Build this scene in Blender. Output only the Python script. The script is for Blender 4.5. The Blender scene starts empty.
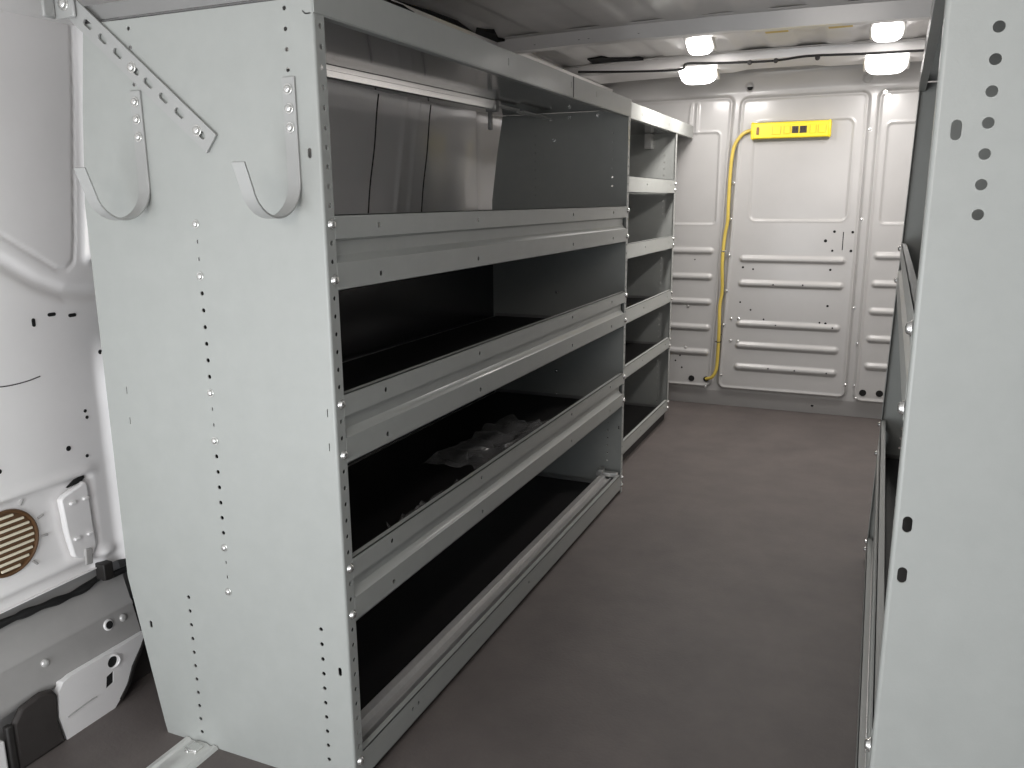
import bpy, bmesh, math, random
import numpy as np
from mathutils import Vector, Matrix, noise
from mathutils.geometry import delaunay_2d_cdt

random.seed(7)
sc = bpy.context.scene
col = sc.collection
P = 0.0254                      # hole pitch of the shelving uprights

# ------------------------------------------------------------------ materials
def mat(name, rgb, rough=0.5, metal=0.0, coat=0.0, noise_amt=0.0, noise_scale=40.0, bump=0.0, bump_scale=300.0,
        emit=None, strength=0.0, rgb2=None):
    m = bpy.data.materials.new(name); m.use_nodes = True
    nt = m.node_tree; b = nt.nodes['Principled BSDF']
    b.inputs['Base Color'].default_value = (*rgb, 1)
    b.inputs['Roughness'].default_value = rough
    b.inputs['Metallic'].default_value = metal
    b.inputs['Coat Weight'].default_value = coat
    b.inputs['Coat Roughness'].default_value = 0.15
    tc = nt.nodes.new('ShaderNodeTexCoord')
    if noise_amt > 0 or rgb2:
        n = nt.nodes.new('ShaderNodeTexNoise'); n.inputs['Scale'].default_value = noise_scale
        n.inputs['Detail'].default_value = 6; n.inputs['Roughness'].default_value = 0.65
        nt.links.new(tc.outputs['Object'], n.inputs['Vector'])
        r = nt.nodes.new('ShaderNodeValToRGB')
        r.color_ramp.elements[0].position = 0.3; r.color_ramp.elements[1].position = 0.7
        a = rgb2 if rgb2 else tuple(c * (1 - noise_amt) for c in rgb)
        z = rgb if rgb2 else tuple(min(1, c * (1 + noise_amt)) for c in rgb)
        r.color_ramp.elements[0].color = (*a, 1); r.color_ramp.elements[1].color = (*z, 1)
        nt.links.new(n.outputs['Fac'], r.inputs['Fac'])
        nt.links.new(r.outputs['Color'], b.inputs['Base Color'])
    if bump > 0:
        n2 = nt.nodes.new('ShaderNodeTexNoise'); n2.inputs['Scale'].default_value = bump_scale
        n2.inputs['Detail'].default_value = 3
        nt.links.new(tc.outputs['Object'], n2.inputs['Vector'])
        bp = nt.nodes.new('ShaderNodeBump'); bp.inputs['Strength'].default_value = bump; bp.inputs['Distance'].default_value = 0.002
        nt.links.new(n2.outputs['Fac'], bp.inputs['Height'])
        nt.links.new(bp.outputs['Normal'], b.inputs['Normal'])
    if emit:
        b.inputs['Emission Color'].default_value = (*emit, 1); b.inputs['Emission Strength'].default_value = strength
    return m

M = {}
M['unit'] = mat('grey_powder_coat', (.395, .410, .392), .42, 0, .15, .03, 25, .06, 500)
M['unit_dark'] = mat('grey_sheet_glossy', (.30, .30, .295), .3, .3, .2, .03, 20)
M['tray_top'] = mat('grey_sheet_polished', (.16, .16, .16), .1, .35, .5)
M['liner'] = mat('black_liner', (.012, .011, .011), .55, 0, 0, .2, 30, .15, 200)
M['bay_shade'] = mat('bay_shade_black', (.02, .021, .023), .25, 0, .2, .1, 10)  # near-black colour carries the shade inside the lower bays
M['zinc'] = mat('zinc_bolt', (.80, .80, .78), .25, .9)
M['alu'] = mat('aluminium', (.68, .67, .655), .28, .4, 0, .06, 60)
M['galv'] = mat('bright_sheet', (.75, .75, .73), .35, .6, 0, .05, 50)
M['bar'] = mat('pale_bar', (.95, .95, .94), .2, .9, 0)
M['hole'] = mat('dark_opening', (.006, .006, .006), .9)
M['hook'] = mat('grey_hook_steel', (.42, .425, .415), .4, .1, .15)
M['white'] = mat('white_body_paint', (.86, .845, .838), .35, 0, .3, .02, 8)
M['primer'] = mat('grey_primer', (.40, .39, .38), .55, 0, .05, .06, 12)
M['bulk'] = mat('partition_paint', (.43, .424, .415), .34, 0.0, .3, .02, 10)
M['roof'] = mat('roof_paint', (.74, .725, .71), .35, 0, .3, .06, 7)
M['roofbow'] = mat('roof_bow_paint', (.74, .725, .71), .3, 0, .4, .03, 9)
M['floor'] = mat('grey_floor_mat', (.138, .119, .111), .55, 0, 0, 0, 6, .25, 160, rgb2=(.098, .085, .081))
M['blackplastic'] = mat('black_plastic', (.020, .018, .017), .55)
M['blackrubber'] = mat('black_rubber_trim', (.035, .030, .028), .7, 0, 0, .1, 40)
M['cable'] = mat('cable_tape', (.012, .012, .012), .6)
M['yellow'] = mat('yellow_housing', (.90, .70, .02), .4, 0, .2)
M['yellowdark'] = mat('yellow_cover', (.50, .38, .02), .45)
M['cord'] = mat('yellow_cord_jacket', (.62, .47, .09), .4, 0, .2, .08, 20)
M['brown'] = mat('brown_grille', (.11, .055, .022), .5)
M['cream'] = mat('cream_slat_highlight', (.85, .78, .62), .4)
M['socket'] = mat('dark_socket', (.030, .018, .012), .4)
M['switch'] = mat('amber_switch', (.22, .09, .01), .35)
M['sticker'] = mat('yellow_sticker', (.70, .52, .12), .5)
M['lampcase'] = mat('lamp_case', (.65, .64, .62), .3, .5)
M['lens'] = mat('lit_lens', (.9, .9, .9), .4, emit=(1.0, .955, .93), strength=8)
M['lens_glint'] = mat('header_glint_lens', (.9, .9, .9), .4, emit=(1.0, .955, .93), strength=7)

def film_mat():
    m = bpy.data.materials.new('clear_film'); m.use_nodes = True
    nt = m.node_tree; nt.nodes.clear()
    o = nt.nodes.new('ShaderNodeOutputMaterial'); mx = nt.nodes.new('ShaderNodeMixShader')
    t = nt.nodes.new('ShaderNodeBsdfTransparent'); g = nt.nodes.new('ShaderNodeBsdfPrincipled')
    g.inputs['Base Color'].default_value = (.45, .45, .45, 1); g.inputs['Roughness'].default_value = .2
    mx.inputs[0].default_value = .22
    nt.links.new(t.outputs[0], mx.inputs[1]); nt.links.new(g.outputs[0], mx.inputs[2]); nt.links.new(mx.outputs[0], o.inputs[0])
    return m
M['film'] = film_mat()

# ------------------------------------------------------------------ mesh helpers
class MB:
    def __init__(s): s.v = []; s.f = []
    def add(s, vs, fs):
        n = len(s.v); s.v += [tuple(p) for p in vs]; s.f += [tuple(n + i for i in f) for f in fs]; return s
    def box(s, x0, x1, y0, y1, z0, z1):
        v = [(x, y, z) for x in (x0, x1) for y in (y0, y1) for z in (z0, z1)]
        return s.add(v, [(0, 1, 3, 2), (4, 6, 7, 5), (0, 4, 5, 1), (2, 3, 7, 6), (0, 2, 6, 4), (1, 5, 7, 3)])
    def prism(s, poly, f, a, b):                     # closed 2-D polygon swept from a to b; f(u, v, w) -> point
        n = len(poly)
        v = [f(u, w_, a) for u, w_ in poly] + [f(u, w_, b) for u, w_ in poly]
        fs = [(i, (i + 1) % n, n + (i + 1) % n, n + i) for i in range(n)]
        return s.add(v, fs + [tuple(range(n))[::-1], tuple(range(n, 2 * n))])
    def strip(s, line, t, f, a, b):                  # open polyline with thickness t, swept
        L = [Vector(p) for p in line]; off = []
        for i, p in enumerate(L):
            d = Vector((0, 0))
            if i > 0: d += (p - L[i - 1]).normalized()
            if i < len(L) - 1: d += (L[i + 1] - p).normalized()
            d.normalize(); nrm = Vector((-d.y, d.x)); k = 1.0
            if 0 < i < len(L) - 1:
                e = (p - L[i - 1]).normalized(); k = 1 / max(.5, Vector((-e.y, e.x)).dot(nrm))
            off.append(p + nrm * t * k)
        n = len(L)
        v = [f(p.x, p.y, a) for p in L] + [f(p.x, p.y, a) for p in off] + [f(p.x, p.y, b) for p in L] + [f(p.x, p.y, b) for p in off]
        fs = []
        for i in range(n - 1):
            fs += [(i, i + 1, 2 * n + i + 1, 2 * n + i), (n + i + 1, n + i, 3 * n + i, 3 * n + i + 1),
                   (i + 1, i, n + i, n + i + 1), (2 * n + i, 2 * n + i + 1, 3 * n + i + 1, 3 * n + i)]
        fs += [(0, 2 * n, 3 * n, n), (n - 1, 2 * n - 1, 4 * n - 1, 3 * n - 1)]
        return s.add(v, fs)
    def plate(s, outline, holes, f, t):              # flat sheet with real holes; f(u, v, w)
        vs = []; es = []
        for poly in [outline] + holes:
            n0 = len(vs); k = len(poly); vs += [Vector(p) for p in poly]
            es += [(n0 + i, n0 + (i + 1) % k) for i in range(k)]
        V, E, F, *_ = delaunay_2d_cdt(vs, es, [], 0, 1e-7)
        def inside(p, poly):
            c = False; j = len(poly) - 1
            for i in range(len(poly)):
                (xi, yi), (xj, yj) = poly[i], poly[j]
                if (yi > p[1]) != (yj > p[1]) and p[0] < (xj - xi) * (p[1] - yi) / (yj - yi) + xi: c = not c
                j = i
            return c
        hb = [(min(p[0] for p in h), max(p[0] for p in h), min(p[1] for p in h), max(p[1] for p in h), h) for h in holes]
        tri = []
        for fc in F:
            c = (sum(V[i][0] for i in fc) / 3, sum(V[i][1] for i in fc) / 3)
            if not inside(c, outline): continue
            if any(a < c[0] < b and d < c[1] < e and inside(c, h) for a, b, d, e, h in hb): continue
            tri.append(tuple(fc))
        n = len(V); cnt = {}
        for fc in tri:
            for i in range(3):
                e = (fc[i], fc[(i + 1) % 3]); cnt[e] = cnt.get(e, 0) + 1
        fs = [t_ for t_ in tri] + [tuple(n + i for i in reversed(t_)) for t_ in tri]
        for (a, b) in cnt:
            if (b, a) not in cnt: fs.append((b, a, n + a, n + b))
        return s.add([f(p[0], p[1], 0) for p in V] + [f(p[0], p[1], t) for p in V], fs)
    def cyl(s, c, axis, r0, r1, h, n=16, dome=0):
        c = Vector(c); w = Vector(axis).normalized(); u = w.orthogonal().normalized(); q = w.cross(u)
        rings = [(r0, 0), (r1, h)]
        for k in range(1, dome + 1):
            a = k / (dome + 1) * math.pi / 2; rings.append((r1 * math.cos(a), h + r1 * .45 * math.sin(a)))
        v = []
        for r, z in rings:
            v += [c + w * z + (u * math.cos(2 * math.pi * i / n) + q * math.sin(2 * math.pi * i / n)) * r for i in range(n)]
        fs = []
        for k in range(len(rings) - 1):
            fs += [(k * n + i, k * n + (i + 1) % n, (k + 1) * n + (i + 1) % n, (k + 1) * n + i) for i in range(n)]
        return s.add(v, fs + [tuple(range(n))[::-1], tuple((len(rings) - 1) * n + i for i in range(n))])
    def tube(s, pts, r, n=10, smooth=6):
        pts = [Vector(p) for p in pts]
        if smooth > 1 and len(pts) > 2:
            q = []
            for i in range(len(pts) - 1):
                p0 = pts[max(i - 1, 0)]; p1 = pts[i]; p2 = pts[i + 1]; p3 = pts[min(i + 2, len(pts) - 1)]
                for k in range(smooth):
                    t = k / smooth
                    q.append(.5 * ((2 * p1) + (p2 - p0) * t + (2 * p0 - 5 * p1 + 4 * p2 - p3) * t * t + (3 * p1 - p0 - 3 * p2 + p3) * t ** 3))
            pts = q + [pts[-1]]
        v = []; ref = None
        for i, p in enumerate(pts):
            d = (pts[min(i + 1, len(pts) - 1)] - pts[max(i - 1, 0)]).normalized()
            if ref is None: ref = d.orthogonal().normalized()
            ref = (ref - d * ref.dot(d)).normalized(); b = d.cross(ref)
            rr = r(i / (len(pts) - 1)) if callable(r) else r
            v += [p + (ref * math.cos(2 * math.pi * k / n) + b * math.sin(2 * math.pi * k / n)) * rr for k in range(n)]
        m = len(pts); fs = []
        for i in range(m - 1):
            fs += [(i * n + k, i * n + (k + 1) % n, (i + 1) * n + (k + 1) % n, (i + 1) * n + k) for k in range(n)]
        return s.add(v, fs + [tuple(range(n))[::-1], tuple((m - 1) * n + k for k in range(n))])
    def build(s, name, m, parent=None, bevel=0.0, angle=35, warp=None):
        v = [warp(p) for p in s.v] if warp else s.v
        me = bpy.data.meshes.new(name); me.from_pydata(v, [], s.f)
        bm = bmesh.new(); bm.from_mesh(me)
        bmesh.ops.remove_doubles(bm, verts=bm.verts, dist=1e-5)
        bmesh.ops.recalc_face_normals(bm, faces=bm.faces)
        for e in bm.edges:
            e.smooth = (len(e.link_faces) == 2 and e.calc_face_angle(3.2) < math.radians(angle))
        for f in bm.faces: f.smooth = True
        bm.to_mesh(me); bm.free()
        me.materials.append(m)
        o = bpy.data.objects.new(name, me); col.objects.link(o)
        if parent is not None: o.parent = parent
        if bevel > 0:
            b = o.modifiers.new('bevel', 'BEVEL'); b.width = bevel; b.segments = 2; b.limit_method = 'ANGLE'
            b.angle_limit = math.radians(40)
            if hasattr(b, 'harden_normals'): b.harden_normals = False
        return o

def tag(o, label=None, cat=None, group=None, kind=None):
    if label: o['label'] = label
    if cat: o['category'] = cat
    if group: o['group'] = group
    if kind: o['kind'] = kind
    return o
def thing(name, label, cat, group=None):
    o = bpy.data.objects.new(name, None); col.objects.link(o); o.empty_display_size = .05
    return tag(o, label, cat, group)
def circ(u, v, r, n=12): return [(u + r * math.cos(2 * math.pi * i / n), v + r * math.sin(2 * math.pi * i / n)) for i in range(n)]
def slot(u, v, w, h, n=6):                           # upright obround, w wide, h high
    r = w / 2; k = h / 2 - r; out = []
    for i in range(n + 1): a = math.pi * i / n; out.append((u + r * math.cos(a), v + k + r * math.sin(a)))
    for i in range(n + 1): a = math.pi + math.pi * i / n; out.append((u + r * math.cos(a), v - k + r * math.sin(a)))
    return out
def Z(i): return (46 - i) * P

_bolt = {}
def bolt(parent, pos, axis, r=.0062, warp=None, name='bolt', m='zinc'):
    key = (r, m)
    if key not in _bolt:
        b = MB(); b.cyl((0, 0, 0), (0, 0, 1), r * 1.25, r * 1.2, r * .18, 14); b.cyl((0, 0, r * .18), (0, 0, 1), r, r * .92, r * .3, 12, 3)
        o = b.build(name, M[m]); _bolt[key] = o.data; bpy.data.objects.remove(o)
    o = bpy.data.objects.new(name, _bolt[key]); col.objects.link(o)
    p = warp(pos) if warp else pos
    o.location = p; o.rotation_euler = Vector(axis).to_track_quat('Z', 'Y').to_euler(); o.parent = parent
    return o

XY = lambda yy: (lambda u, v, w: (u, yy + w, v))     # (x, z) drawing plane facing along y
SW = lambda u, v, w: (u, w, v)                       # profile in (x, z), swept along y

# ------------------------------------------------------------------ shelving
def upright(name, parent, x0, y, sgn, height, outline, holes, flange_holes, warp=None, side=1, fl=.023):
    """perforated side panel; sgn = direction of the front flange along y, side = +1 when the front faces +x"""
    b = MB(); t = .0016; r = .004
    f = lambda u, v, w: (x0 + side * u, y + sgn * w, v)
    b.plate(outline, holes, f, t)
    n = 5; arc = []
    for i in range(n + 1):
        a = math.pi / 2 * i / n; arc.append((-r + r * math.sin(a), r - r * math.cos(a)))
    inn = [(-r + (r - t) * math.sin(math.pi / 2 * i / n), r - (r - t) * math.cos(math.pi / 2 * i / n)) for i in range(n + 1)]
    zs = (min(p[1] for p in outline), max(p[1] for p in outline))
    b.prism(arc + inn[::-1], lambda u, v, w: (x0 + side * u, y + sgn * v, w), *zs)
    b.plate([(r, zs[0]), (fl, zs[0]), (fl, zs[1]), (r, zs[1])], flange_holes, lambda u, v, w: (x0 - side * w, y + sgn * u, v), t)
    return b.build(name, M['unit'], parent, warp=warp)

def shelf(parent, x0, y0, y1, zb, zt, depth, side=1, warp=None, fancy=True, hole_us=(), lip_m='unit', rear=True):
    f = lambda u, v, w: (x0 + side * u, w, v)
    b = MB(); t = .0015
    h = zt - zb
    b.strip([(-.012, zb + .006), (-depth + .004, zb + .006), (-depth + .004, zb + .009)], t, f, y0, y1)
    for yy in (y0, y1 - t):
        b.add([f(-.012, zb + .006, yy), f(-depth + .006, zb + .006, yy), f(-depth + .006, zb + .02, yy), f(-.012, zb + .02, yy),
               f(-.012, zb + .006, yy + t), f(-depth + .006, zb + .006, yy + t), f(-depth + .006, zb + .02, yy + t), f(-.012, zb + .02, yy + t)],
              [(0, 1, 2, 3), (7, 6, 5, 4), (0, 4, 5, 1), (1, 5, 6, 2), (2, 6, 7, 3), (3, 7, 4, 0)])
    s = b.build('shelf', M['unit_dark'], parent, warp=warp)
    l = MB(); X = .0004
    if fancy:
        up, lo = zt - .033, zb + .039
        pl = lambda a, c, hs: l.plate([(y0, a), (y1, a), (y1, c), (y0, c)], hs, lambda u, v, w: (x0 + side * (X - w), u, v), t)
        pl(up, zt, [circ(u, zt - .017, .0042) for u in hole_us]); pl(zb, lo, [circ(u, zb + .016, .0042) for u in hole_us])
        l.strip([(X, up), (-.006, up - .0015), (-.010, up - .004), (-.010, lo + .010), (-.005, lo + .003), (X, lo)][::-1], t, f, y0 + .004, y1 - .004)
        l.strip([(-.011, zt - .002), (-.010, zt), (X, zt)][::-1], t, f, y0, y1)
        l.strip([(X, zb), (-.013, zb), (-.013, zb + .006)][::-1], t, f, y0, y1)
    else:
        pl = lambda a, c, hs: l.plate([(y0, a), (y1, a), (y1, c), (y0, c)], hs, lambda u, v, w: (x0 + side * (X - w), u, v), t)
        pl(zb, zt, [circ(u, zt - h * .45, .0036) for u in hole_us])
        l.strip([(-.011, zt), (X, zt)][::-1], t, f, y0, y1)
        l.strip([(X, zb), (-.013, zb), (-.013, zb + .006)][::-1], t, f, y0, y1)
    l.build('front_lip', M[lip_m], s, warp=warp, angle=28)
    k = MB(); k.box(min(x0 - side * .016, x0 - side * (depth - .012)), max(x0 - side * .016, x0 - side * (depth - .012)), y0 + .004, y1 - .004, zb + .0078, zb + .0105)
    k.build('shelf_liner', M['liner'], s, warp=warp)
    return s

PROFILE = [(-.004, 0), (-.004, 1.177), (-.411, 1.177), (-.432, 1.06), (-.451, .92), (-.453, .29), (-.403, .022), (-.398, .0)]
def panel_holes():
    h = []
    for i in (12, 13, 22, 23, 32, 33): h.append(slot(-.228, Z(i), .0022, .006, 3))
    for i in list(range(15, 21)) + list(range(25, 31)): h.append(circ(-.228, Z(i), .0034, 10))
    for i in range(10):
        h.append(circ(-.049, .2776 - i * P - .001, .0034, 10))
    for i in range(11): h.append(circ(-.3164, .2776 - i * P, .0034, 10))
    for i in range(0, 4): h.append(circ(-.045, Z(i) - .002, .0030, 10)); h.append(circ(-.322, Z(i) - .004, .0030, 10))
    h += [slot(-.018, .983, .0062, .0135), slot(-.018, .211, .0062, .0145), slot(-.410, .208, .0062, .0135)]
    for x in (-.0135, -.4055):
        for z in (.624, .573): h.append(slot(x, z, .0016, .012, 3))
    return h

# ---- main unit, left
T_ = thing('shelving_unit', 'tall grey metal shelving unit with perforated end panel nearest at left', 'shelving unit')
fh = [circ(.0138, Z(i), .0036, 10) for i in range(0, 46) if i not in (11, 14, 21, 24, 31, 34, 44)]
LU = 1.513
upright('side_panel', T_, 0, 0, 1, 1.177, PROFILE, panel_holes(), fh)
hf = panel_holes() + [circ(-.06, Z(i) - .004, .0026, 8) for i in list(range(1, 10)) + list(range(34, 44))]
hf = [h for h in hf if True]
PROF_FAR = PROFILE
upright('side_panel', T_, 0, LU, -1, 1.177, PROF_FAR, [circ(-.228, Z(i), .0027, 8) for i in list(range(15, 21)) + list(range(25, 31))] +
        [circ(-.052, Z(i) - .004, .0028, 8) for i in list(range(2, 10)) + list(range(36, 43))] +
        [circ(-.30, Z(i) - .004, .0028, 8) for i in range(2, 10)] + [slot(-.016, .211, .0045, .013)],
        [circ(.0138, Z(i), .0036, 8) for i in range(0, 46) if i not in (11, 14, 21, 24, 31, 34, 44, 45)])
for i, hu in ((11, (.135, .475, 1.014, 1.356)), (21, (.135, .475, 1.014, 1.356)), (31, (.135, .475, 1.014, 1.356))):
    shelf(T_, 0, .0225, LU - .0225, Z(i + 3) - .016, Z(i) + .013, .44, hole_us=hu)
    for j in (i, i + 3):
        bolt(T_, (.0012, .0138, Z(j)), (1, 0, 0)); bolt(T_, (.0012, LU - .0138, Z(j)), (1, 0, 0))
        bolt(T_, (-.228, -.0005, Z(j)), (0, -1, 0), .0052)
        bolt(T_, (-.228, LU - .0022, Z(j)), (0, -1, 0), .0045)
bolt(T_, (-.228, -.0005, Z(11)), (0, -1, 0), .0045)
for j in (44, 45):
    bolt(T_, (.0012, LU - .0138, Z(j)), (1, 0, 0)); bolt(T_, (.0012, .0138, Z(j)), (1, 0, 0))
# bottom tray : lip, dark pan, bright sill strip
s = shelf(T_, 0, .0225, LU - .0225, .012, .062, .40, fancy=False, hole_us=(.18, .20, .72), rear=False)
b = MB()
b.strip([(-.0240, .020), (-.0242, .0565), (-.0262, .0565), (-.030, .050), (-.041, .053), (-.046, .0625), (-.058, .064), (-.064, .058), (-.064, .020)][::-1], .0015, SW, .024, LU - .05)
b.build('sill_strip', M['alu'], s, angle=25)
b = MB(); b.box(-.075, -.006, LU - .048, LU - .026, .058, .072); b.box(-.068, -.05, LU - .056, LU - .030, .070, .082); b.build('end_bracket', M['galv'], s, bevel=.002)
# top tray : polished sheet, deep front rail, folded end
def top_tray(parent, x0, y0, y1, depth, zl, zh, slots=(), end=True, m='unit'):
    f = lambda u, v, w: (x0 + u, w, v)
    b = MB(); b.box(x0 - depth, x0 - .006, y0 + .002, y1 - .002, 1.1785, 1.1805)
    tr = b.build('top_tray', M['tray_top'], parent)
    l = MB(); t = .0016
    l.plate([(y0, zl), (y1, zl), (y1, zh), (y0, zh)], slots, lambda u, v, w: (x0 + .0018 - w, u, v), t)
    l.strip([(-.016, zl + .004), (-.012, zl), (.0002, zl)][::-1], t, f, y0, y1)
    l.strip([(-.014, zh - .003), (-.012, zh), (.0002, zh)][::-1], t, f, y0, y1)
    l.build('top_rail', M[m], tr)
    e = MB()
    for yy in ((y0 + .004, y1 - .0055)): e.box(x0 - depth, x0 - .002, yy, yy + .0015, 1.182, zh - .002)
    e.box(x0 - depth, x0 - depth + .0015, y0 + .006, y1 - .006, 1.182, zh - .002)
    e.build('tray_rim', M['unit_dark'], tr)
    return tr
tr = top_tray(T_, 0, 0.0, LU - .001, .43, 1.1575, 1.205, [slot(u, 1.184, .0035, .014) for u in (.62, .985, 1.18)])
b = MB(); b.box(.0018, .0026, 1.0, 1.003, 1.158, 1.205); b.build('rail_joint', M['blackplastic'], tr)
bx = lambda y: -.352 + .068 * y
b = MB(); bl = [(.012, 1.1775), (-.0132, 1.1775), (-.0118, 1.1685), (-.0108, 1.1680), (-.0090, 1.1565), (-.004, 1.154)]
b.strip(bl, .0018, lambda u, v, q: (bx(q) - u, q, v), .004, 1.13)
b.build('crossbar', M['bar'], T_)
b = MB(); b.box(bx(1.13) - .016, bx(1.13) + .016, 1.132, 1.150, 1.150, 1.1775); b.box(bx(1.13) - .012, bx(1.13) - .002, 1.136, 1.148, 1.105, 1.150)
b.build('crossbar_bracket', M['unit_dark'], T_, bevel=.002)
b = MB(); b.box(bx(1.2) - .012, bx(1.2) + .008, 1.152, 1.30, 1.166, 1.172); b.box(bx(1.2) - .004, bx(1.2) + .022, 1.30, LU - .003, 1.162, 1.167); b.build('crossbar_tongue', M['galv'], T_, bevel=.0015)
for x, z in ((-.10, 1.165), (-.19, 1.163), (-.25, 1.158), (-.24, 1.10)): bolt(T_, (x, LU - .0022, z), (0, -1, 0), .0042)
# near-black sheet added to put shade into the lower bays
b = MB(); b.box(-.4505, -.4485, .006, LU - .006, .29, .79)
bp = b.build('bay_shade_panel', M['bay_shade'], T_)
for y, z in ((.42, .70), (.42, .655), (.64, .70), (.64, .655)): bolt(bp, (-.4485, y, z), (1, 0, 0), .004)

# ---- narrow unit beyond it
N_ = thing('shelving_unit', 'narrower grey metal shelving unit with small trays standing against the partition', 'shelving unit')
NX, NY0, NY1 = -.07, 1.535, 2.455
npf = [(-.004, .040), (-.004, 1.178), (-.34, 1.178), (-.38, .9), (-.38, .29), (-.33, .040)]
upright('side_panel', N_, NX, NY0, 1, 1.178, npf, [circ(-.2, Z(i), .0028, 8) for i in range(4, 44, 2)], [circ(.0138, Z(i), .0034, 8) for i in range(0, 44)])
upright('side_panel', N_, NX, NY1, -1, 1.178, npf, [circ(-.05, Z(i), .0030, 8) for i in range(3, 45)] + [circ(-.2, Z(i), .0028, 8) for i in range(4, 44, 2)],
        [circ(.0138, Z(i), .0034, 8) for i in range(0, 44)])
b = MB(); b.box(NX - .31, NX - .014, NY0 + .006, NY1 - .006, 0, .041); b.build('lip_shadow_box', M['blackplastic'], N_)  # black box added to draw the shadow line under the bottom lip
for zc, hh in ((.970, .052), (.751, .050), (.532, .050), (.336, .043), (.066, .046)):
    shelf(N_, NX, NY0 + .0225, NY1 - .0225, zc - hh / 2, zc + hh / 2, .335, fancy=False, hole_us=(NY0 + .09, NY0 + .46, NY1 - .09), rear=zc > .3)
    for d in (-.0127, .0127):
        bolt(N_, (NX + .0012, NY1 - .0138, zc + d), (1, 0, 0)); bolt(N_, (NX + .0012, NY0 + .0138, zc + d), (1, 0, 0))
        bolt(N_, (NX - .2, NY1 - .002, zc + d), (0, -1, 0), .004)
b = MB(); b.box(NX - .382, NX - .3805, NY0 + .004, NY1 - .004, .05, .74); b.build('bay_shade_panel', M['bay_shade'], N_)  # dark sheet added for the shade inside the narrow bays
top_tray(N_, NX, NY0, 2.742, .34, 1.178, 1.227, [slot(u, 1.20, .003, .010) for u in (1.9, 2.3)])
b = MB(); b.box(NX - .12, NX - .095, 2.40, NY1 - .003, 1.12, 1.176); b.build('rail_bracket', M['galv'], N_)

# ---- right-hand unit beside the camera
R_ = thing('shelving_unit', 'large pale grey shelving end panel with round holes filling the right edge', 'shelving unit')
RX, RY0, RY1 = .724, -.115, 1.27
def rw(p):
    k = (p[1] - RY0) / (RY1 - RY0)
    return (p[0] + k * (.004 + .020 * p[2]), p[1], p[2])
rh = [circ(-.041, .904 + i * P * .995, .0048, 14) for i in range(10)] + [slot(-.0175, .975, .0085, .017), slot(-.0115, .615, .0085, .0165), slot(-.0115, .563, .0085, .0165)]
rh = [h for h in rh]
upright('side_panel', R_, RX, RY0, 1, 1.177, PROFILE, rh, [circ(.0138, Z(i), .0036, 10) for i in range(0, 46)], warp=rw, side=-1)
upright('side_panel', R_, RX, RY1, -1, 1.177, PROFILE, [circ(-.05, Z(i), .003, 8) for i in range(2, 44)], [circ(.0138, Z(i), .0036, 8) for i in range(0, 46)], warp=rw, side=-1)
for zt in (.815, .378):
    shelf(R_, RX, RY0 + .0225, RY1 - .0225, zt - .106, zt, .43, side=-1, warp=rw, hole_us=(RY0 + .14, RY0 + .5, RY1 - .5, RY1 - .14))
    for z in (zt - .014, zt - .09):
        bolt(R_, (RX - .0012, RY1 - .0138, z), (-1, 0, 0), warp=rw); bolt(R_, (RX - .0012, RY0 + .0138, z), (-1, 0, 0), warp=rw)
s = shelf(R_, RX, RY0 + .0225, RY1 - .0225, .012, .062, .40, side=-1, warp=rw, fancy=False, hole_us=(.1, .5, .9), rear=False)
b = MB(); b.strip([(RX + .012, .030), (RX + .012, .058), (RX + .046, .060), (RX + .046, .02)], .0015, SW, RY0 + .03, RY1 - .03); b.build('sill_strip', M['alu'], s, warp=rw)
for z in (.026, .048): bolt(R_, (RX - .0012, RY1 - .0138, z), (-1, 0, 0), warp=rw)
b = MB(); b.box(RX + .006, RX + .43, RY0 + .002, RY1 - .002, 1.1785, 1.1805); tt = b.build('top_tray', M['tray_top'], R_, warp=rw)
b = MB(); b.box(RX - .0018, RX - .0002, RY0, RY1, 1.1575, 1.205); b.box(RX - .0002, RX + .013, RY0, RY1, 1.2035, 1.205); b.box(RX - .0002, RX + .013, RY0, RY1, 1.1575, 1.159)
b.build('top_rail', M['unit'], tt, warp=rw)
b = MB(); b.box(RX + .4485, RX + .4505, RY0 + .006, RY1 - .006, .29, .70); b.build('bay_shade_panel', M['bay_shade'], R_, warp=rw)  # dark sheet added to keep the right-hand bays in shade

# ------------------------------------------------------------------ hooks on the end panel
def hook(x, top, zc, r, tip, label, w=.0205):
    t = thing('ladder_hook', label, 'hook', 'J shaped hooks on the shelving end panel')
    line = [(-.0035, top), (-.0035, zc)]
    for i in range(1, 15):
        a = math.pi * i / 14 * .93
        line.append((-.0035 - r + r * math.cos(a), zc - r * math.sin(a)))
    a = math.pi * .93; p = line[-1]
    line.append((p[0] - .012, tip))
    b = MB(); b.strip(line, .003, lambda u, v, q: (q, u, v), x - w / 2, x + w / 2)
    b.build('hook_strap', M['hook'], t, bevel=.0006)
    for i in range(3): bolt(t, (x, -.004, top - .0155 - i * .0245), (0, -1, 0), .0058)
    return t
hook(-.0440, 1.081, .948, .047, .969, 'J shaped grey steel hook near the front edge of the end panel')
hook(-.3195, 1.079, .945, .047, .968, 'J shaped grey steel hook partly behind the diagonal slotted strap')

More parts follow.
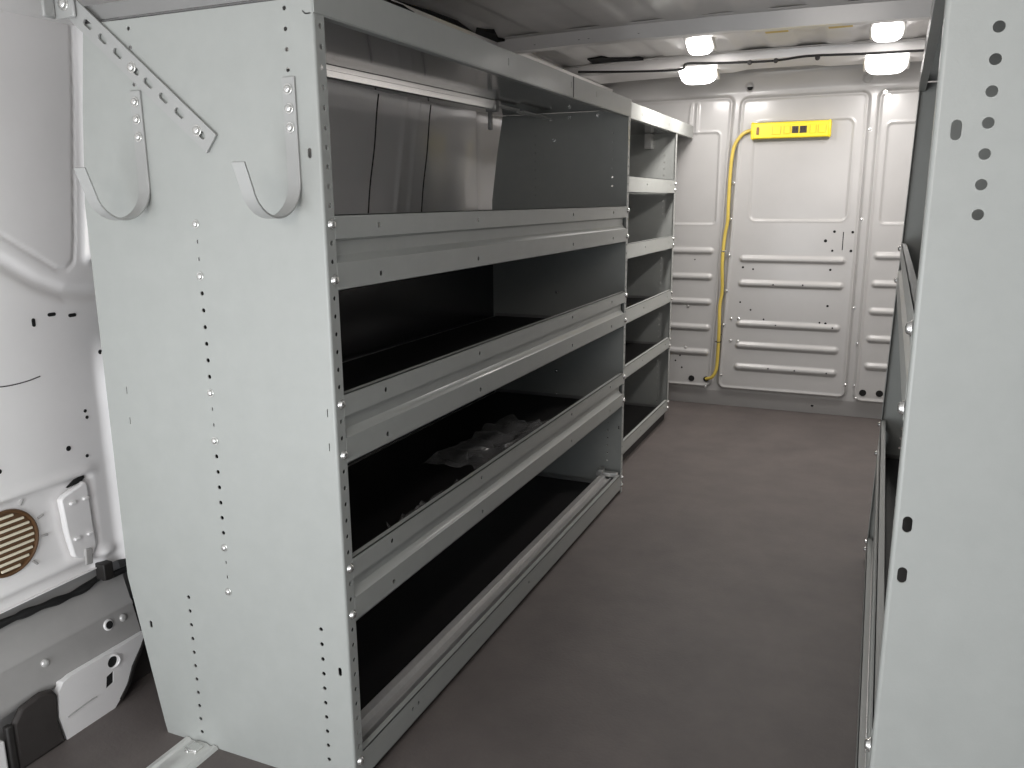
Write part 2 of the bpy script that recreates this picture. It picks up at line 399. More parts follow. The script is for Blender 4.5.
# diagonal slotted strap
S_ = thing('mounting_strap', 'diagonal slotted steel strap bolted across the top of end panel', 'strap')
A = Vector((-.432, 1.205)); Bq = Vector((-.182, 1.000)); d = (Bq - A); Ls = d.length; d.normalize(); nq = Vector((-d.y, d.x)); hw = .0155
fs = lambda u, v, w: (A.x + d.x * u + nq.x * v, -.0022 - w, A.y + d.y * u + nq.y * v)
sl = [[(q[1] + .047 + .0345 * i, q[0]) for q in slot(0, 0, .0095, .0195)] for i in range(8) if i != 3 and i != 7]
sl += [[(q[1] + .047 + .0345 * 3 + .005, q[0]) for q in slot(0, 0, .0095, .018)], [(q[1] + Ls - .022, q[0]) for q in slot(0, 0, .0095, .018)]]
sl = [h for h in sl if max(q[0] for q in h) < Ls - .01]
sl = sorted(sl, key=lambda h: h[0][0])
b = MB(); b.plate([(0, -hw), (Ls, -hw), (Ls, hw), (0, hw)], sl, fs, .003); b.build('slotted_bar', M['hook'], S_)
for u in (.047 + .0345 * 3 - .002, Ls - .030):
    p = fs(u, 0, .003); bolt(S_, p, (0, -1, 0), .0065)
    b = MB(); b.cyl((p[0], -.0022, p[2]), (0, 1, 0), .0042, .0042, .0022, 12); b.build('spacer', M['zinc'], S_)
b = MB(); b.box(-.456, -.414, -.0115, -.0055, 1.186, 1.222); b.box(-.456, -.450, -.032, -.0115, 1.186, 1.222); b.build('end_clip', M['hook'], S_, bevel=.003)
bolt(S_, (-.432, -.0115, 1.205), (0, -1, 0), .008)

# ------------------------------------------------------------------ shell of the van
YR, YF, XL, XR = -1.25, 2.767, -.60, 1.21
b = MB(); b.box(-.80, 1.30, YR, YF + .03, -.03, 0)
tag(b.build('floor', M['floor']), kind='structure')

def hgrid(us, vs, h, f):
    m = MB(); V = [f(u, v, h(u, v)) for v in vs for u in us]; n = len(us)
    F = [(j * n + i, j * n + i + 1, (j + 1) * n + i + 1, (j + 1) * n + i) for j in range(len(vs) - 1) for i in range(n - 1)]
    m.v = V; m.f = F; return m
def grid_obj(name, m, material, parent=None, flip=False):
    me = bpy.data.meshes.new(name); me.from_pydata(m.v, [], [f[::-1] for f in m.f] if flip else m.f)
    me.polygons.foreach_set('use_smooth', [True] * len(me.polygons)); me.materials.append(material)
    o = bpy.data.objects.new(name, me); col.objects.link(o); o.parent = parent; return o
def ss(a, b_, x):
    t = min(1, max(0, (x - a) / (b_ - a))); return t * t * (3 - 2 * t)
def rr(x, z, x0, x1, z0, z1, r):                      # rounded rectangle distance, negative inside
    qx = abs(x - (x0 + x1) / 2) - (x1 - x0) / 2 + r; qz = abs(z - (z0 + z1) / 2) - (z1 - z0) / 2 + r
    return math.hypot(max(qx, 0), max(qz, 0)) + min(max(qx, qz), 0) - r
# front partition: one pressed steel sheet
def part_h(x, z):
    sl_ = .076 + .045 * z / 1.335
    xs = x - (sl_ - .1) * (1 if x < .35 else 0)
    h = 0.0
    dmin = min(rr(xs, z, .1, .627, .082, 1.338, .035), rr(xs, z, -.9, .080, .082, 1.346, .035), rr(x, z, .650, 1.6, .072, 1.338, .035))
    h += .013 * (1 - ss(-.012, .0, dmin))
    h += .005 * math.exp(-((dmin + .010) / .006) ** 2)
    for (a, c, d_, e, r) in ((.182, .573, .828, 1.234, .028), (-.6, .046, .812, 1.20, .02), (.692, 1.3, .817, 1.21, .02)):
        q = rr(x, z, a, c, d_, e, r); h += -.0055 * (1 - ss(-.008, .002, q)) + .0022 * math.exp(-((q + .001) / .004) ** 2)
    for zc in (.667, .5615, .3845, .289, .1915):
        h += .010 * (1 - ss(-.011, .003, rr(x, z, .153, .580, zc - .0145, zc + .0145, .0144)))
    for zc in (.698, .584, .473, .358, .246):
        h += .010 * (1 - ss(-.011, .003, rr(x, z, -.5, .040, zc - .0145, zc + .0145, .0144)))
    for zc in (.689, .575, .462, .347, .231):
        h += .010 * (1 - ss(-.011, .003, rr(x, z, .686, 1.2, zc - .0145, zc + .0145, .0144)))
    for xa, xb in ((-.088, -.080), (-.056, -.055)):
        if 1.18 < z < 1.33: h += .007 * math.exp(-((x - (xa + (xb - xa) * (z - 1.2) / .12)) / .006) ** 2) * ss(1.33, 1.30, z) * ss(1.18, 1.215, z)
    if z < .072: h -= .026 * (1 - z / .072)
    h += .035 * ss(1.352, 1.43, z)
    for (cx, cz) in ((.156, 1.375), (.607, 1.383)):
        q = math.hypot(x - cx, z - cz); h -= .016 * (1 - ss(.012, .019, q))
    return h
us = list(np.arange(-.80, -.16, .04)) + list(np.arange(-.16, .82, .0036)) + list(np.arange(.82, 1.31, .04))
vs = list(np.arange(0, 1.46, .0036))
W_ = grid_obj('wall_front', hgrid(us, vs, part_h, lambda u, v, h: (u, YF - h, v)), M['bulk']); tag(W_, kind='structure')
def pf(x, z): return YF - part_h(x, z)
def dark_disc(parent, c, axis, r, name='hole'):
    m = MB(); m.cyl(c, axis, r, r, .0016, 14); return m.build(name, M['hole'], parent)
for x, z, r in ((-.034, .122, .014), (.032, .123, .013), (.689, .116, .0145), (.754, .118, .0145)):
    m = MB(); y = pf(x, z); n = 20
    m.cyl((x, y + .001, z), (0, -1, 0), r, r * .93, .0035, 20); m.build('grommet_hole', M['hole'], W_)
dark_disc(W_, (.156, pf(.156, 1.375) + .0005, 1.375), (0, -1, 0), .012, 'grommet_hole')
for x, z, r in ((.529, .786, .0055), (.599, .784, .0055), (.497, .748, .0065), (.598, .708, .0055), (.526, .708, .0045), (.169, .631, .005), (.212, .624, .004),
                (.524, .629, .005), (.165, .479, .004), (.211, .447, .004), (.268, .408, .004), (.524, .477, .005), (.497, .405, .004), (.521, .403, .005),
                (.491, .037, .006), (.30, .56, .0035), (.42, .562, .0035), (.32, .386, .003), (.55, .386, .0035), (.30, .193, .0035), (.41, .192, .0035),
                (.54, .19, .0035), (-.04, .66, .003), (-.11, .20, .004), (-.08, .17, .004), (-.09, .225, .004), (.09, .33, .003)):
    dark_disc(W_, (x, pf(x, z) + .0008, z), (0, -1, 0), r)
m = MB(); y = pf(.564, .75); m.box(.5625, .5655, y - .001, y + .003, .711, .785); m.build('lock_slit', M['hole'], W_)
for i, (x, z) in enumerate(((.131, .404), (.162, .406), (.133, .307), (.165, .305), (.110, .683), (.105, .528), (.100, .377), (.098, .149), (.031, .090), (.115, .987), (.108, .836),
             (.627, .473), (.653, .323), (.618, .146), (.655, .144), (.664, .090), (.631, 1.187), (.629, .835), (.676, 1.325), (.69, 1.31), (-.061, .451), (-.065, .263))):
    bolt(W_, (x, pf(x, z) - .0005, z), (0, -1, 0), .0062, name='panel_screw')

# power strip with its cord, on the partition
E_ = thing('power_strip', 'bright yellow power strip with its yellow cord fixed on the partition', 'power strip')
y0 = YF - .012
def rbox(x0, x1, ya, yb, z0, z1, name, m, parent, bev): 
    q = MB(); q.box(x0, x1, ya, yb, z0, z1); return q.build(name, M[m], parent, bevel=bev)
hs = rbox(.180, .484, y0 - .036, y0 - .002, 1.163, 1.227, 'housing', 'yellow', E_, .005)
rbox(.176, .190, y0 - .038, y0 - .001, 1.161, 1.229, 'end_cap', 'yellow', E_, .005); rbox(.476, .488, y0 - .038, y0 - .001, 1.161, 1.229, 'end_cap', 'yellow', E_, .005)
for xa, xb in ((.262, .296), (.296 + .012, .333), (.408, .432), (.440, .470)):
    c = rbox(xa, xb, y0 - .0385, y0 - .034, 1.178, 1.212, 'outlet_cover', 'yellow', E_, .0015)
    rbox(xb - .0018, xb - .0002, y0 - .0390, y0 - .0375, 1.180, 1.210, 'cover_edge', 'yellowdark', c, 0)
    rbox(xa + .0002, xa + .0014, y0 - .0390, y0 - .0375, 1.180, 1.210, 'cover_edge', 'yellowdark', c, 0)
for xa, xb in ((.339, .364), (.369, .396)):
    c = rbox(xa, xb, y0 - .0385, y0 - .034, 1.181, 1.208, 'socket', 'socket', E_, .001)
    for dx in (.007, .016): rbox(xa + dx, xa + dx + .002, y0 - .0390, y0 - .037, 1.190, 1.202, 'contact_slot', 'hole', c, 0)
rbox(.199, .209, y0 - .040, y0 - .034, 1.180, 1.209, 'switch', 'switch', E_, .001)
cordp = [(.178, 1.199), (.160, 1.196), (.135, 1.180), (.111, 1.143), (.101, 1.091), (.097, 1.013), (.096, .891), (.096, .826), (.087, .763), (.083, .655), (.087, .528), (.080, .461), (.083, .354), (.081, .226), (.077, .171), (.060, .137), (.032, .124)]
b = MB(); b.tube([(x, (YF - .026 if i < 16 else YF - .012) - (.006 if i in (9, 12) else 0), z) for i, (x, z) in enumerate(cordp)],   .0074, 12); co = b.build('cord', M['cord'], E_)
for x, z in ((.085, .70), (.081, .30)):
    b = MB(); b.tube([(x + .012 * math.cos(a), YF - .026 + .012 * math.sin(a), z) for a in [i * math.pi / 6 for i in range(13)]], .0022, 6, 1); b.build('cord_tie', M['zinc'] if z > .5 else M['cable'], co)

# right wall (behind the right-hand shelving)
rw_h = lambda y, z: .05 * ss(.95, 1.45, z) + .004 * math.sin(y * 9) * ss(.3, .9, z)
WR = grid_obj('wall_right', hgrid(list(np.arange(YR, YF + .05, .05)), list(np.arange(0, 1.5, .04)), rw_h, lambda u, v, h: (XR - h, u, v)), M['white']); tag(WR, kind='structure')

# left wall: white pressed side with window blank, pillar and shoulder
WX = -.56
groove = [(-.40, 1.09), (-.20, .957), (-.069, .873), (0, .827), (.022, .812), (.040, .811), (.054, .824), (.061, .86), (.075, .97), (.091, 1.088), (.103, 1.2), (.112, 1.32)]
crease = [(-.40, 1.00), (-.18, .89), (-.075, .832), (-.02, .795), (.03, .772), (.09, .766), (.16, .766)]
def dseg(px, pz, L):
    best = 9
    for (a, b_), (c, d_) in zip(L, L[1:]):
        vx, vz = c - a, d_ - b_; t = max(0, min(1, ((px - a) * vx + (pz - b_) * vz) / (vx * vx + vz * vz)))
        best = min(best, math.hypot(px - a - t * vx, pz - b_ - t * vz))
    return best
barl = [(.083, .83), (.098, .95), (.112, 1.088), (.124, 1.22)]
def wl_h(y, z):
    h = 0.0
    if y < .3:
        near = 1 - ss(.13, .3, y)
        dg = dseg(y, z, groove); h -= .0035 * math.exp(-(dg / .0022) ** 2) * near
        dc = dseg(y, z, crease); h -= .010 * math.exp(-(dc / .010) ** 2) * near
        dbar = dseg(y, z, barl); h += .012 * math.exp(-(dbar / .0075) ** 2) * near
        h += .045 * ss(.066, .115, y) * (1 - ss(.60, .70, z)) * near
        h -= .012 * (1 - ss(.445, .462, z)) * (1 - ss(.02, .045, y))
        h += .008 * math.exp(-((z - .458) / .010) ** 2) * (1 - ss(.02, .06, y))
        h += .010 * math.exp(-((z - .300) / .009) ** 2) * (1 - ss(.05, .07, y))
    h += .06 * ss(1.24, 1.42, z)
    for yc in (1.10, 1.17): h += .004 * math.exp(-((y - yc - .25 * (z - .89)) / .010) ** 2)
    h += .022 * ss(1.33, 1.50, y - .3 * (z - .89)) * (1 - ss(1.58, 1.63, y))
    return h
ys = list(np.arange(YR, -.28, .06)) + list(np.arange(-.28, .2, .0036)) + list(np.arange(.2, .86, .03)) + list(np.arange(.86, 1.62, .008)) + list(np.arange(1.62, YF + .06, .05))
zs = list(np.arange(.272, 1.46, .0045))
WL = grid_obj('wall_left', hgrid(ys, zs, wl_h, lambda u, v, h: (WX + h, u, v)), M['white']); tag(WL, kind='structure')
def wx(y, z): return WX + wl_h(y, z)
for ya, yb in ((.959, 1.037), (1.244, 1.323)):
    m = MB(); m.tube([(wx(ya + (yb - ya) * (z - .89) / .315, z) - .001, ya + (yb - ya) * (z - .89) / .315 + .002 * math.sin(z * 31), z) for z in [.30 + .03 * k for k in range(31)]], .0032, 6, 3)
    m.build('seam_sealer', M['blackrubber'], WL)
def wslot(y, z, w, h, name='slot'):
    m = MB(); x = wx(y, z); m.prism(slot(y, z, w, h) if h > w else [(q[1] - z + y, q[0] - y + z) for q in slot(y, z, h, w)], lambda u, v, q: (x + q, u, v), -.002, .0008)
    return m.build(name, M['hole'], WL)
wslot(-.033, .731, .006, .014); wslot(.001, .740, .015, .006); wslot(.039, .734, .015, .006)
for y, z, r in ((.083, .663, .004), (.041, .565, .003), (.043, .553, .003), (.0, .508, .0045), (.034, .485, .003), (-.125, .505, .004)):
    dark_disc(WL, (wx(y, z) - .0008, y, z), (1, 0, 0), r)
m = MB(); m.tube([(wx(a, c_) + .0003, a, c_) for a, c_ in ((-.14, .646), (-.10, .638), (-.062, .638), (-.034, .642))], .0009, 6, 4); m.build('scratch', M['blackrubber'], WL)

# lower side below the white panel: sloped grey sheet
prof = [(-.612, .282), (-.604, .268), (-.598, .255), (-.594, .2335), (-.5905, .231), (-.589, .2235), (-.5895, .2205), (-.576, .176), (-.5722, .173), (-.5715, .168), (-.5725, .165), (-.559, .116), (-.562, .100), (-.575, .090), (-.60, .0)]
b = MB(); b.strip(prof, .002, SW, YR, .10); b.strip([(-.60, .275), (-.64, .22), (-.69, .13), (-.705, 0)], .002, SW, .10, YF); LS = b.build('trim_1', M['primer'], angle=60); tag(LS, kind='structure')
b = MB(); b.strip([(WX - .004, .274), (WX - .03, .268), (-.605, .272)], .002, SW, YR, YF); tag(b.build('trim_2', M['white']), kind='structure')
for y, z, x in ((-.092, .148, -.5675), (.072, .151, -.5685)):
    bolt(LS, (x, y, z), (1, 0, .25), .0075, name='body_bolt', m='alu')
m = MB(); m.cyl((-.5695, .040, .152), (1, 0, .25), .0125, .009, .005, 18); ring = m.build('plug', M['white'], LS)
m = MB(); m.cyl((-.5647, .040, .1533), (1, 0, .25), .0068, .0075, .001, 14); m.build('plug_hole', M['hole'], ring)

# wiring harness under the white panel
H_ = thing('wiring_harness', 'black taped wiring harness running below the white left wall panel', 'wiring')
pts = [(-.575, -.60, .258), (-.575, -.30, .254), (-.576, -.15, .249), (-.578, -.11, .246), (-.578, -.07, .243), (-.580, -.03, .238), (-.580, .01, .238), (-.580, .05, .245), (-.58, .104, .236), (-.58, .5, .24)]
b = MB(); b.tube(pts, lambda t: .0066 + .0012 * math.sin(t * 40), 10); b.build('cable_bundle', M['cable'], H_)
b = MB(); b.box(-.568, -.545, .028, .048, .250, .282); b.build('cable_clip', M['blackplastic'], H_, bevel=.002)

# round grille on the wall
G_ = thing('vent_grille', 'round brown grille on the white left wall, slats coloured cream as light shining through', 'grille')
gy, gz, gr = -.124, .381, .053; gx = WX - .012
b = MB(); b.cyl((gx - .004, gy, gz), (1, 0, 0), gr, gr, .006, 40); b.build('grille_plate', M['brown'], G_)
b = MB(); b.tube([(gx + .003, gy + gr * math.cos(a), gz + gr * math.sin(a)) for a in [i * math.pi / 24 for i in range(49)]], .0032, 8, 1); b.build('grille_ring', M['brown'], G_)
for i in range(9):
    zz = -.044 + i * .011; hl = math.sqrt(max(0, (gr - .006) ** 2 - zz * zz))
    b = MB(); b.box(gx + .002, gx + .0055, gy - hl, gy + hl, gz + zz - .0022, gz + zz + .0022); b.build('slat', M['cream'], G_, bevel=.001)  # cream colour stands for highlights and light coming through the grille
for a in (60, 20, -10, -50, 100):
    ca, sa = math.cos(math.radians(a)), math.sin(math.radians(a))
    b = MB(); c0 = Vector((gx + .002, gy + ca * (gr + .010), gz + sa * (gr + .010))); c1 = Vector((gx + .002, gy + ca * (gr + .020), gz + sa * (gr + .020)))
    b.tube([c0, c1], .0022, 8, 1); b.build('clip_slot', M['primer'], G_)

# white cover plate on the wall next to the grille
C_ = thing('cover_plate', 'white plastic latch cover with dark gap at top beside the grille', 'cover')
cx = WX - .008; C_.location = (0, .006, -.008)
b = MB(); ol = [(-.036, .432), (-.030, .437), (.004, .447), (.012, .452), (.018, .445), (.020, .372), (.022, .330), (.014, .312), (-.012, .316), (-.024, .322), (-.032, .37)]
b.prism(ol, lambda u, v, q: (q, u, v), cx, cx + .013); b.build('plate', M['white'], C_, bevel=.003)
for z in (.418, .352):
    for ya, yb in ((-.022, -.010), (.004, .016)):
        b = MB(); b.box(cx + .012, cx + .018, ya, yb, z, z + .006); b.build('tab', M['white'], C_, bevel=.002)
b = MB(); b.prism([(-.016, .447), (.010, .462), (.017, .470), (.019, .455), (.012, .4495)], lambda u, v, q: (q, u, v), cx + .001, cx + .006); b.build('gap', M['hole'], C_)
b = MB(); b.prism([(-.006, .300), (.008, .298), (.010, .328), (-.004, .330)], lambda u, v, q: (q, u, v), cx + .010, cx + .016); b.build('catch', M['primer'], C_, bevel=.002)

# white sill block and black pieces in the lower left corner
B_ = thing('sill_panel', 'white painted sill block with round and square holes by the left wall', 'trim panel')
b = MB(); f = lambda u, v, q: (q, u, v)
ol = [(-.085, .0), (.016, .0), (.030, .012), (.045, .028), (.062, .062), (.085, .088), (.100, .112), (-.062, .112), (-.078, .108), (-.088, .096), (-.094, .05)]
b.plate(ol, [circ(.022, .092, .0105, 20), [(.002, .048), (.018, .052), (.021, .074), (.006, .070)]], lambda u, v, q: (-.545 - q, u, v), .012)
b.build('panel_face', M['white'], B_, bevel=.0)
b = MB(); b.prism([(-.5572, .0), (-.5572, .1085), (-.5615, .1085), (-.574, .088), (-.60, 0)], SW, -.082, .014); b.build('panel_body', M['white'], B_, bevel=.004)
b = MB(); b.tube([(-.5455 + .004 * math.cos(a), .022 + .0125 * math.cos(a), .092 + .0125 * math.sin(a)) for a in [i * math.pi / 12 for i in range(25)]], .0022, 6, 1); b.build('hole_rim', M['white'], B_)
b = MB(); b.box(-.5470, -.5462, -.004, .036, .042, .105); b.build('hole_shade', M['hole'], B_)
b = MB(); b.tube([(-.543, -.080, .042), (-.543, -.04, .046), (-.543, -.02, .046)], .0012, 6, 3); b.build('crease_line', M['primer'], B_)
K_ = thing('corner_cover', 'dark brown rubber corner cover standing left of the white sill block', 'cover')
b = MB(); ol = [(-.176, 0), (-.088, 0), (-.096, .05), (-.092, .092), (-.100, .108), (-.120, .114), (-.158, .108), (-.176, .085)]
b.prism(ol, f, -.5545, -.5425); b.build('cover_body', M['blackrubber'], K_, bevel=.006)
b = MB(); b.box(-.5535, -.5405, -.188, -.176, 0, .090); b.build('edge_strip', M['blackplastic'], K_, bevel=.003)
A_ = thing('wheel_arch_trim', 'black curved wheel arch trim between white sill block and end panel', 'trim')
arc_ = [(-.552, .030, .009), (-.552, .050, .030), (-.552, .068, .060), (-.553, .092, .088), (-.555, .120, .112), (-.565, .16, .125)]
b = MB(); b.tube(arc_, .0085, 10); b.build('trim_bead', M['blackplastic'], A_)
b = MB(); b.prism([(.036, .0), (.052, .03), (.070, .06), (.10, .088), (.20, .11), (.34, .10), (.42, 0)], f, -.69, -.575); b.build('arch_cover', M['blackrubber'], A_, bevel=.006)
D_ = thing('sill_trim', 'pale strip of door sill at the bottom left corner', 'trim')
b = MB(); b.box(-.556, -.544, -.34, -.191, 0, .070); b.build('sill_piece', M['white'], D_, bevel=.004)

# aluminium floor track
F_ = thing('floor_track', 'aluminium floor track ending under the end panel of left shelving', 'track')
b = MB(); b.strip([(-.354, 0.0005), (-.352, .006), (-.345, .006), (-.341, .0025), (-.328, .0025), (-.322, .005), (-.306, .005), (-.300, .0025), (-.296, .0025), (-.291, .006), (-.284, .006), (-.281, .0005)], -.001, SW, YR + .05, -.002)
b.build('track_rail', M['galv'], F_, angle=25)
b = MB(); b.box(-.330, -.304, -.030, -.010, .0035, .009); b.box(-.326, -.318, -.034, -.026, .004, .0075); b.build('track_stop', M['zinc'], F_, bevel=.002)

# plastic film left on the third shelf
def film(name, x0, x1, y0, y1, z, amp, seed, label):
    nx, ny = 26, 34; m = MB()
    for j in range(ny):
        for i in range(nx):
            u, v = i / (nx - 1), j / (ny - 1)
            p = Vector((u * 3.1 + seed, v * 4.3, seed)); q = abs(noise.noise(p * 1.3)) + .5 * abs(noise.noise(p * 3.1))
            m.v.append((x0 + (x1 - x0) * u + .03 * noise.noise(p * 1.7 + Vector((9, 0, 0))), y0 + (y1 - y0) * v + .05 * noise.noise(p * 1.4 + Vector((0, 5, 0))), z + amp * q))
    m.f = [(j * nx + i, j * nx + i + 1, (j + 1) * nx + i + 1, (j + 1) * nx + i) for j in range(ny - 1) for i in range(nx - 1)]
    o = grid_obj(name, m, M['film']); so = o.modifiers.new('thick', 'SOLIDIFY'); so.thickness = .0006
    return tag(o, label, 'plastic film')
film('plastic_film', -.24, -.035, .66, 1.12, .311, .030, 1.7, 'crumpled clear plastic film lying at the middle of the third shelf')
film('plastic_film', -.09, -.035, .28, .54, .311, .045, 5.1, 'folded strip of clear plastic film nearer the front of the third shelf')

# ------------------------------------------------------------------ roof
def arch(x, y=9): return 1.412 + .035 * ss(1.5, 1.85, y) - .012 * (abs(x - .31) / .75) ** 2 - .8 * max(0, abs(x - .31) - .80) ** 1.6
def roof_h(x, y):
    k = math.sin(x * 2 * math.pi / .19)
    return arch(x, y) + .006 * max(-.5, min(.5, k * 1.6)) - .004 * noise.noise(Vector((x * 7, y * 6, 0))) * ss(.2, -.2, x) - .002 * noise.noise(Vector((x * 6, y * 5, 0)))
m = hgrid(list(np.arange(-.66, 1.29, .012)), list(np.arange(YR, YF + .06, .06)), roof_h, lambda u, v, h: (u, v, h))
CE = grid_obj('ceiling', m, M['roof'], flip=True); tag(CE, kind='structure')
def bow(name, yc, wid, dep, x0=-.55, x1=1.2, m='roofbow', steps=(), flat=.9):
    b = MB(); n = 70; V = []; pr = [(-wid / 2 - .02, .002), (-wid / 2, .0), (-wid / 2 + .006, -dep), (-wid / 2 + wid * flat, -dep), (wid / 2, 0), (wid / 2 + .02, .002)]
    for i in range(n + 1):
        x = x0 + (x1 - x0) * i / n
        for (a, c) in pr:
            k = 1.0
            for (sx, amt) in steps: k += amt * ss(sx - .015, sx + .015, x)
            V.append((x, yc + a, arch(x, yc) - .006 + c * k))
    q = len(pr)
    F = [(i * q + j, i * q + j + 1, (i + 1) * q + j + 1, (i + 1) * q + j) for i in range(n) for j in range(q - 1)]
    b.add(V, F); o = b.build(name, M[m], angle=40); so = o.modifiers.new('thick', 'SOLIDIFY'); so.thickness = .002
    return tag(o, kind='structure')
b1 = bow('trim_3', 1.57, .14, .036, steps=((.05, .08), (.30, .1)), flat=.28)
for x in (-.30, -.16, -.13, .02, .25, .32, .46, .62):
    dark_disc(b1, (x, 1.57 - .0675, arch(x, 1.57) - .006 - .022), (0, 1, 0), .004)
b2 = bow('trim_4', 2.43, .26, .034, steps=((.15, -.2), (.45, .2)))
b3 = bow('trim_5', .62, .14, .05); b4 = bow('trim_6', -.75, .14, .05)
# cant rail along the left roof edge, with ragged openings
b = MB(); b.strip([(-.575, 1.206), (-.520, 1.210), (-.505, 1.222), (-.490, 1.290), (-.47, 1.335), (-.43, 1.358), (-.42, 1.392)], .002, SW, YR, YF - .05)
CR = b.build('trim_7', M['roof'], angle=60); tag(CR, kind='structure')
random.seed(3)
for (y, x, ly, lx) in ((.83, -.40, .12, .022), (1.02, -.42, .09, .02), (1.20, -.43, .08, .026), (1.42, -.44, .07, .030), (1.72, -.45, .10, .030), (1.95, -.45, .12, .035), (2.2, -.45, .09, .03)):
    pts = []
    for i in range(18):
        a = 2 * math.pi * i / 18; k = 1 + .28 * random.uniform(-1, 1)
        pts.append((x + lx * k * math.cos(a), y + ly * k * math.sin(a)))
    m = MB(); m.prism(pts, lambda u, v, q: (u, v, 1.358 + q + (u + .43) * .2), 0, .004); m.build('opening', M['hole'], CR)
for ol in ([(-.435, .90), (-.411, 1.06), (-.405, 1.20), (-.421, 1.311), (-.449, 1.50), (-.475, 1.40), (-.455, 1.27), (-.471, 1.139)],
           [(-.395, 1.30), (-.372, 1.37), (-.400, 1.46), (-.392, 1.49), (-.459, 1.50), (-.46, 1.42)],
           [(-.36, 2.18), (-.30, 2.16), (-.25, 2.20), (-.19, 2.23), (-.17, 2.285), (-.23, 2.29), (-.30, 2.27), (-.37, 2.27)]):
    zz = min(roof_h(x, y) for x, y in ol) - .004
    m = MB(); m.prism(ol, lambda u, v, q: (u, v, zz + q), 0, .014); m.build('opening', M['hole'], CE)

# dark cable clipped along the front roof bow
Q_ = thing('roof_cable', 'thin black cable clipped along the front roof bow between the lamps', 'cable')
b = MB(); zc = lambda x: arch(x) - .043
cp = [(-.42, 2.25, zc(-.42) + .012), (-.22, 2.26, zc(-.22) - .004), (-.03, 2.265, zc(-.03) - .012), (.0, 2.26, zc(0) + .006), (.12, 2.285, zc(.12) + .002), (.3, 2.285, zc(.3) - .004), (.42, 2.285, zc(.42) + .004), (.6, 2.285, zc(.6)), (.8, 2.285, zc(.8)), (1.05, 2.285, zc(1.05))]
b.tube(cp, .0042, 8); b.build('cable_run', M['cable'], Q_)
for x in (.22, .31, .45): b = MB(); b.cyl((x, 2.285, zc(x) - .004), (0, -1, 0), .009, .007, .008, 12); b.build('cable_clip', M['blackplastic'], Q_)

# yellow stickers on the roof skin
for x, lab in ((.345, 'small yellow sticker on the roof nearer the left lamps'), (.535, 'small yellow sticker on the roof nearer the right lamps')):
    m = MB(); z = arch(x, 1.92) - .007; m.box(x - .035, x + .035, 1.87, 1.98, z - .0015, z); tag(m.build('sticker', M['sticker']), lab, 'sticker')

def area(name, loc, rot, sx, sy, power, colr):
    L = bpy.data.lights.new(name, 'AREA'); L.shape = 'RECTANGLE'; L.size = sx; L.size_y = sy; L.energy = power; L.color = colr
    o = bpy.data.objects.new(name, L); col.objects.link(o); o.location = loc; o.rotation_euler = [math.radians(a) for a in rot]; return o
# lamps
def lamp(x, y, z, sx, sy, sz, label, tilt, lm='lens'):
    t = thing('ceiling_light', label, 'ceiling light', 'lit lamps on the van roof'); t.location = (x, y, z); t.rotation_euler = (math.radians(tilt), 0, 0)
    c = MB(); c.box(-sx / 2 - .006, sx / 2 + .006, -sy / 2 - .006, sy / 2 + .006, -.008, .012); c.build('lamp_case', M['lampcase'], t, bevel=.004)
    for s_ in (-1, 1): c = MB(); c.box(-.018, .018, s_ * (sy / 2 + .006) - .008, s_ * (sy / 2 + .006) + .008, -.010, .006); c.build('mounting_clip', M['lampcase'], t, bevel=.002)
    l = MB(); n, k = 20, 6; V = []; F = []
    for j in range(k + 1):
        a = math.pi / 2 * j / k; r = math.cos(a)
        for i in range(n):
            th = 2 * math.pi * i / n; ct, st = math.cos(th), math.sin(th); e = .55
            V.append((sx / 2 * r ** .6 * math.copysign(abs(ct) ** e, ct), sy / 2 * r ** .6 * math.copysign(abs(st) ** e, st), -.008 - sz * math.sin(a)))
    for j in range(k): F += [(j * n + i, j * n + (i + 1) % n, (j + 1) * n + (i + 1) % n, (j + 1) * n + i) for i in range(n)]
    l.add(V, F + [tuple(k * n + i for i in range(n)), tuple(range(n))]); l.build('lens', M[lm], t, angle=70)
    area('lamp_light', (x, y, z - sz - .030), (12, 0, 0), .10, .09, 5.2 if lm == 'lens' else 1.5, (1.0, .955, .925))
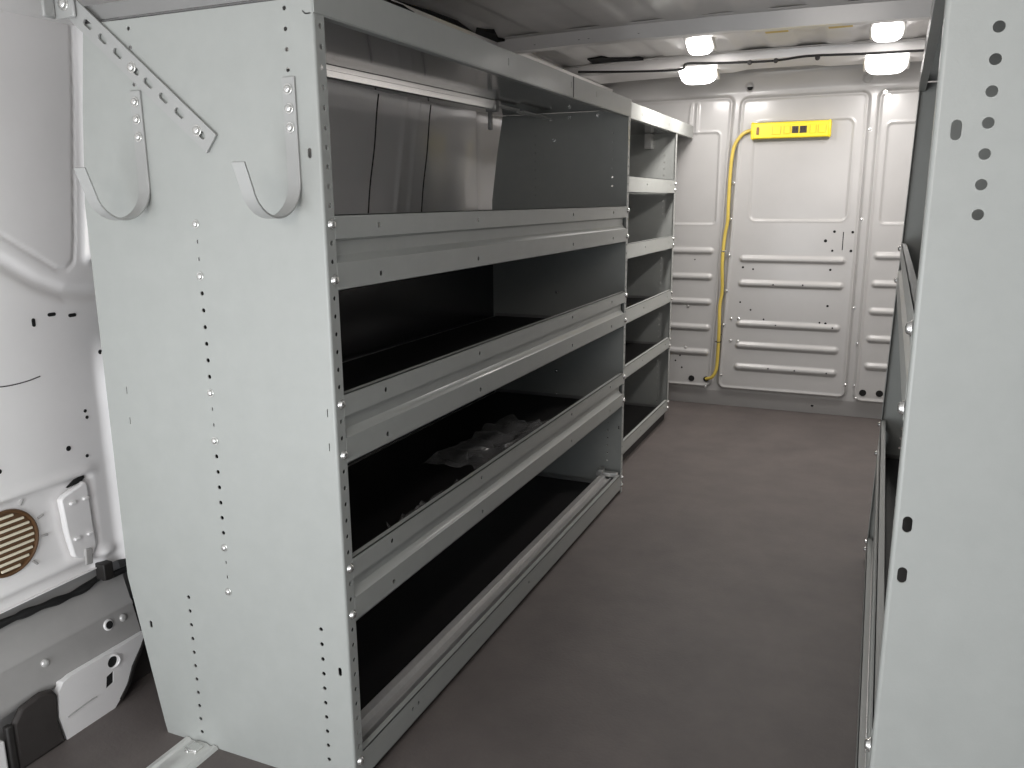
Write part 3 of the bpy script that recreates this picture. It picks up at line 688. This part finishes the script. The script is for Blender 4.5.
lamp(.091, 2.02, 1.436, .085, .085, .026, 'lit roof lamp on the left, farther from the partition', -22)
lamp(.669, 2.02, 1.433, .090, .085, .026, 'lit roof lamp on the right, farther from the partition', -22)
lamp(.008, 2.42, 1.404, .140, .110, .034, 'added glowing dome for the bright header reflection on the left, right beside the partition', -24, 'lens_glint')  # this dome and the next are added for bright reflections on the header
lamp(.672, 2.42, 1.399, .140, .110, .034, 'added glowing dome for the bright header reflection on the right, right beside the partition', -24, 'lens_glint')

# ------------------------------------------------------------------ daylight through the open rear doors
area('daylight', (-.12, -1.32, .46), (90, 0, 0),   .80, .7, 11.4, (.96, .985, 1.0))
area('warm_fill', (.40, -1.27, 1.09), (84, 0, 0), .45, .25, 4.6, (1.0, .93, .87))  # added warm fill behind the camera, brightens the panels and crossbar
w = bpy.data.worlds.new('sky'); sc.world = w; w.use_nodes = True
bg = w.node_tree.nodes['Background']; bg.inputs[0].default_value = (.80, .88, 1.0, 1); bg.inputs[1].default_value = .6

# ------------------------------------------------------------------ camera
cam = bpy.data.cameras.new('camera'); cam.sensor_width = 36; cam.lens = 821.145 / 1024 * 36; cam.clip_start = .02
co_ = bpy.data.objects.new('camera', cam); col.objects.link(co_); sc.camera = co_
yaw, pitch, roll = .4125, -.2191, -.0074
fw = Vector((-math.sin(yaw) * math.cos(pitch), math.cos(yaw) * math.cos(pitch), math.sin(pitch)))
rt = Vector((math.cos(yaw), math.sin(yaw), 0)); up = rt.cross(fw)
r2 = rt * math.cos(roll) + up * math.sin(roll); u2 = up * math.cos(roll) - rt * math.sin(roll)
mt = Matrix((r2, u2, -fw)).transposed().to_4x4(); mt.translation = Vector((.6856, -.9376, .9184))
co_.matrix_world = mt

sc.view_settings.view_transform = 'Standard'; sc.view_settings.look = 'None'
sc.view_settings.gamma = 1; sc.view_settings.use_curve_mapping = False
sc.view_settings.exposure = 0.0
sc.cycles.use_denoising = True
sc.cycles.max_bounces = 10; sc.cycles.diffuse_bounces = 6; sc.cycles.sample_clamp_indirect = 6
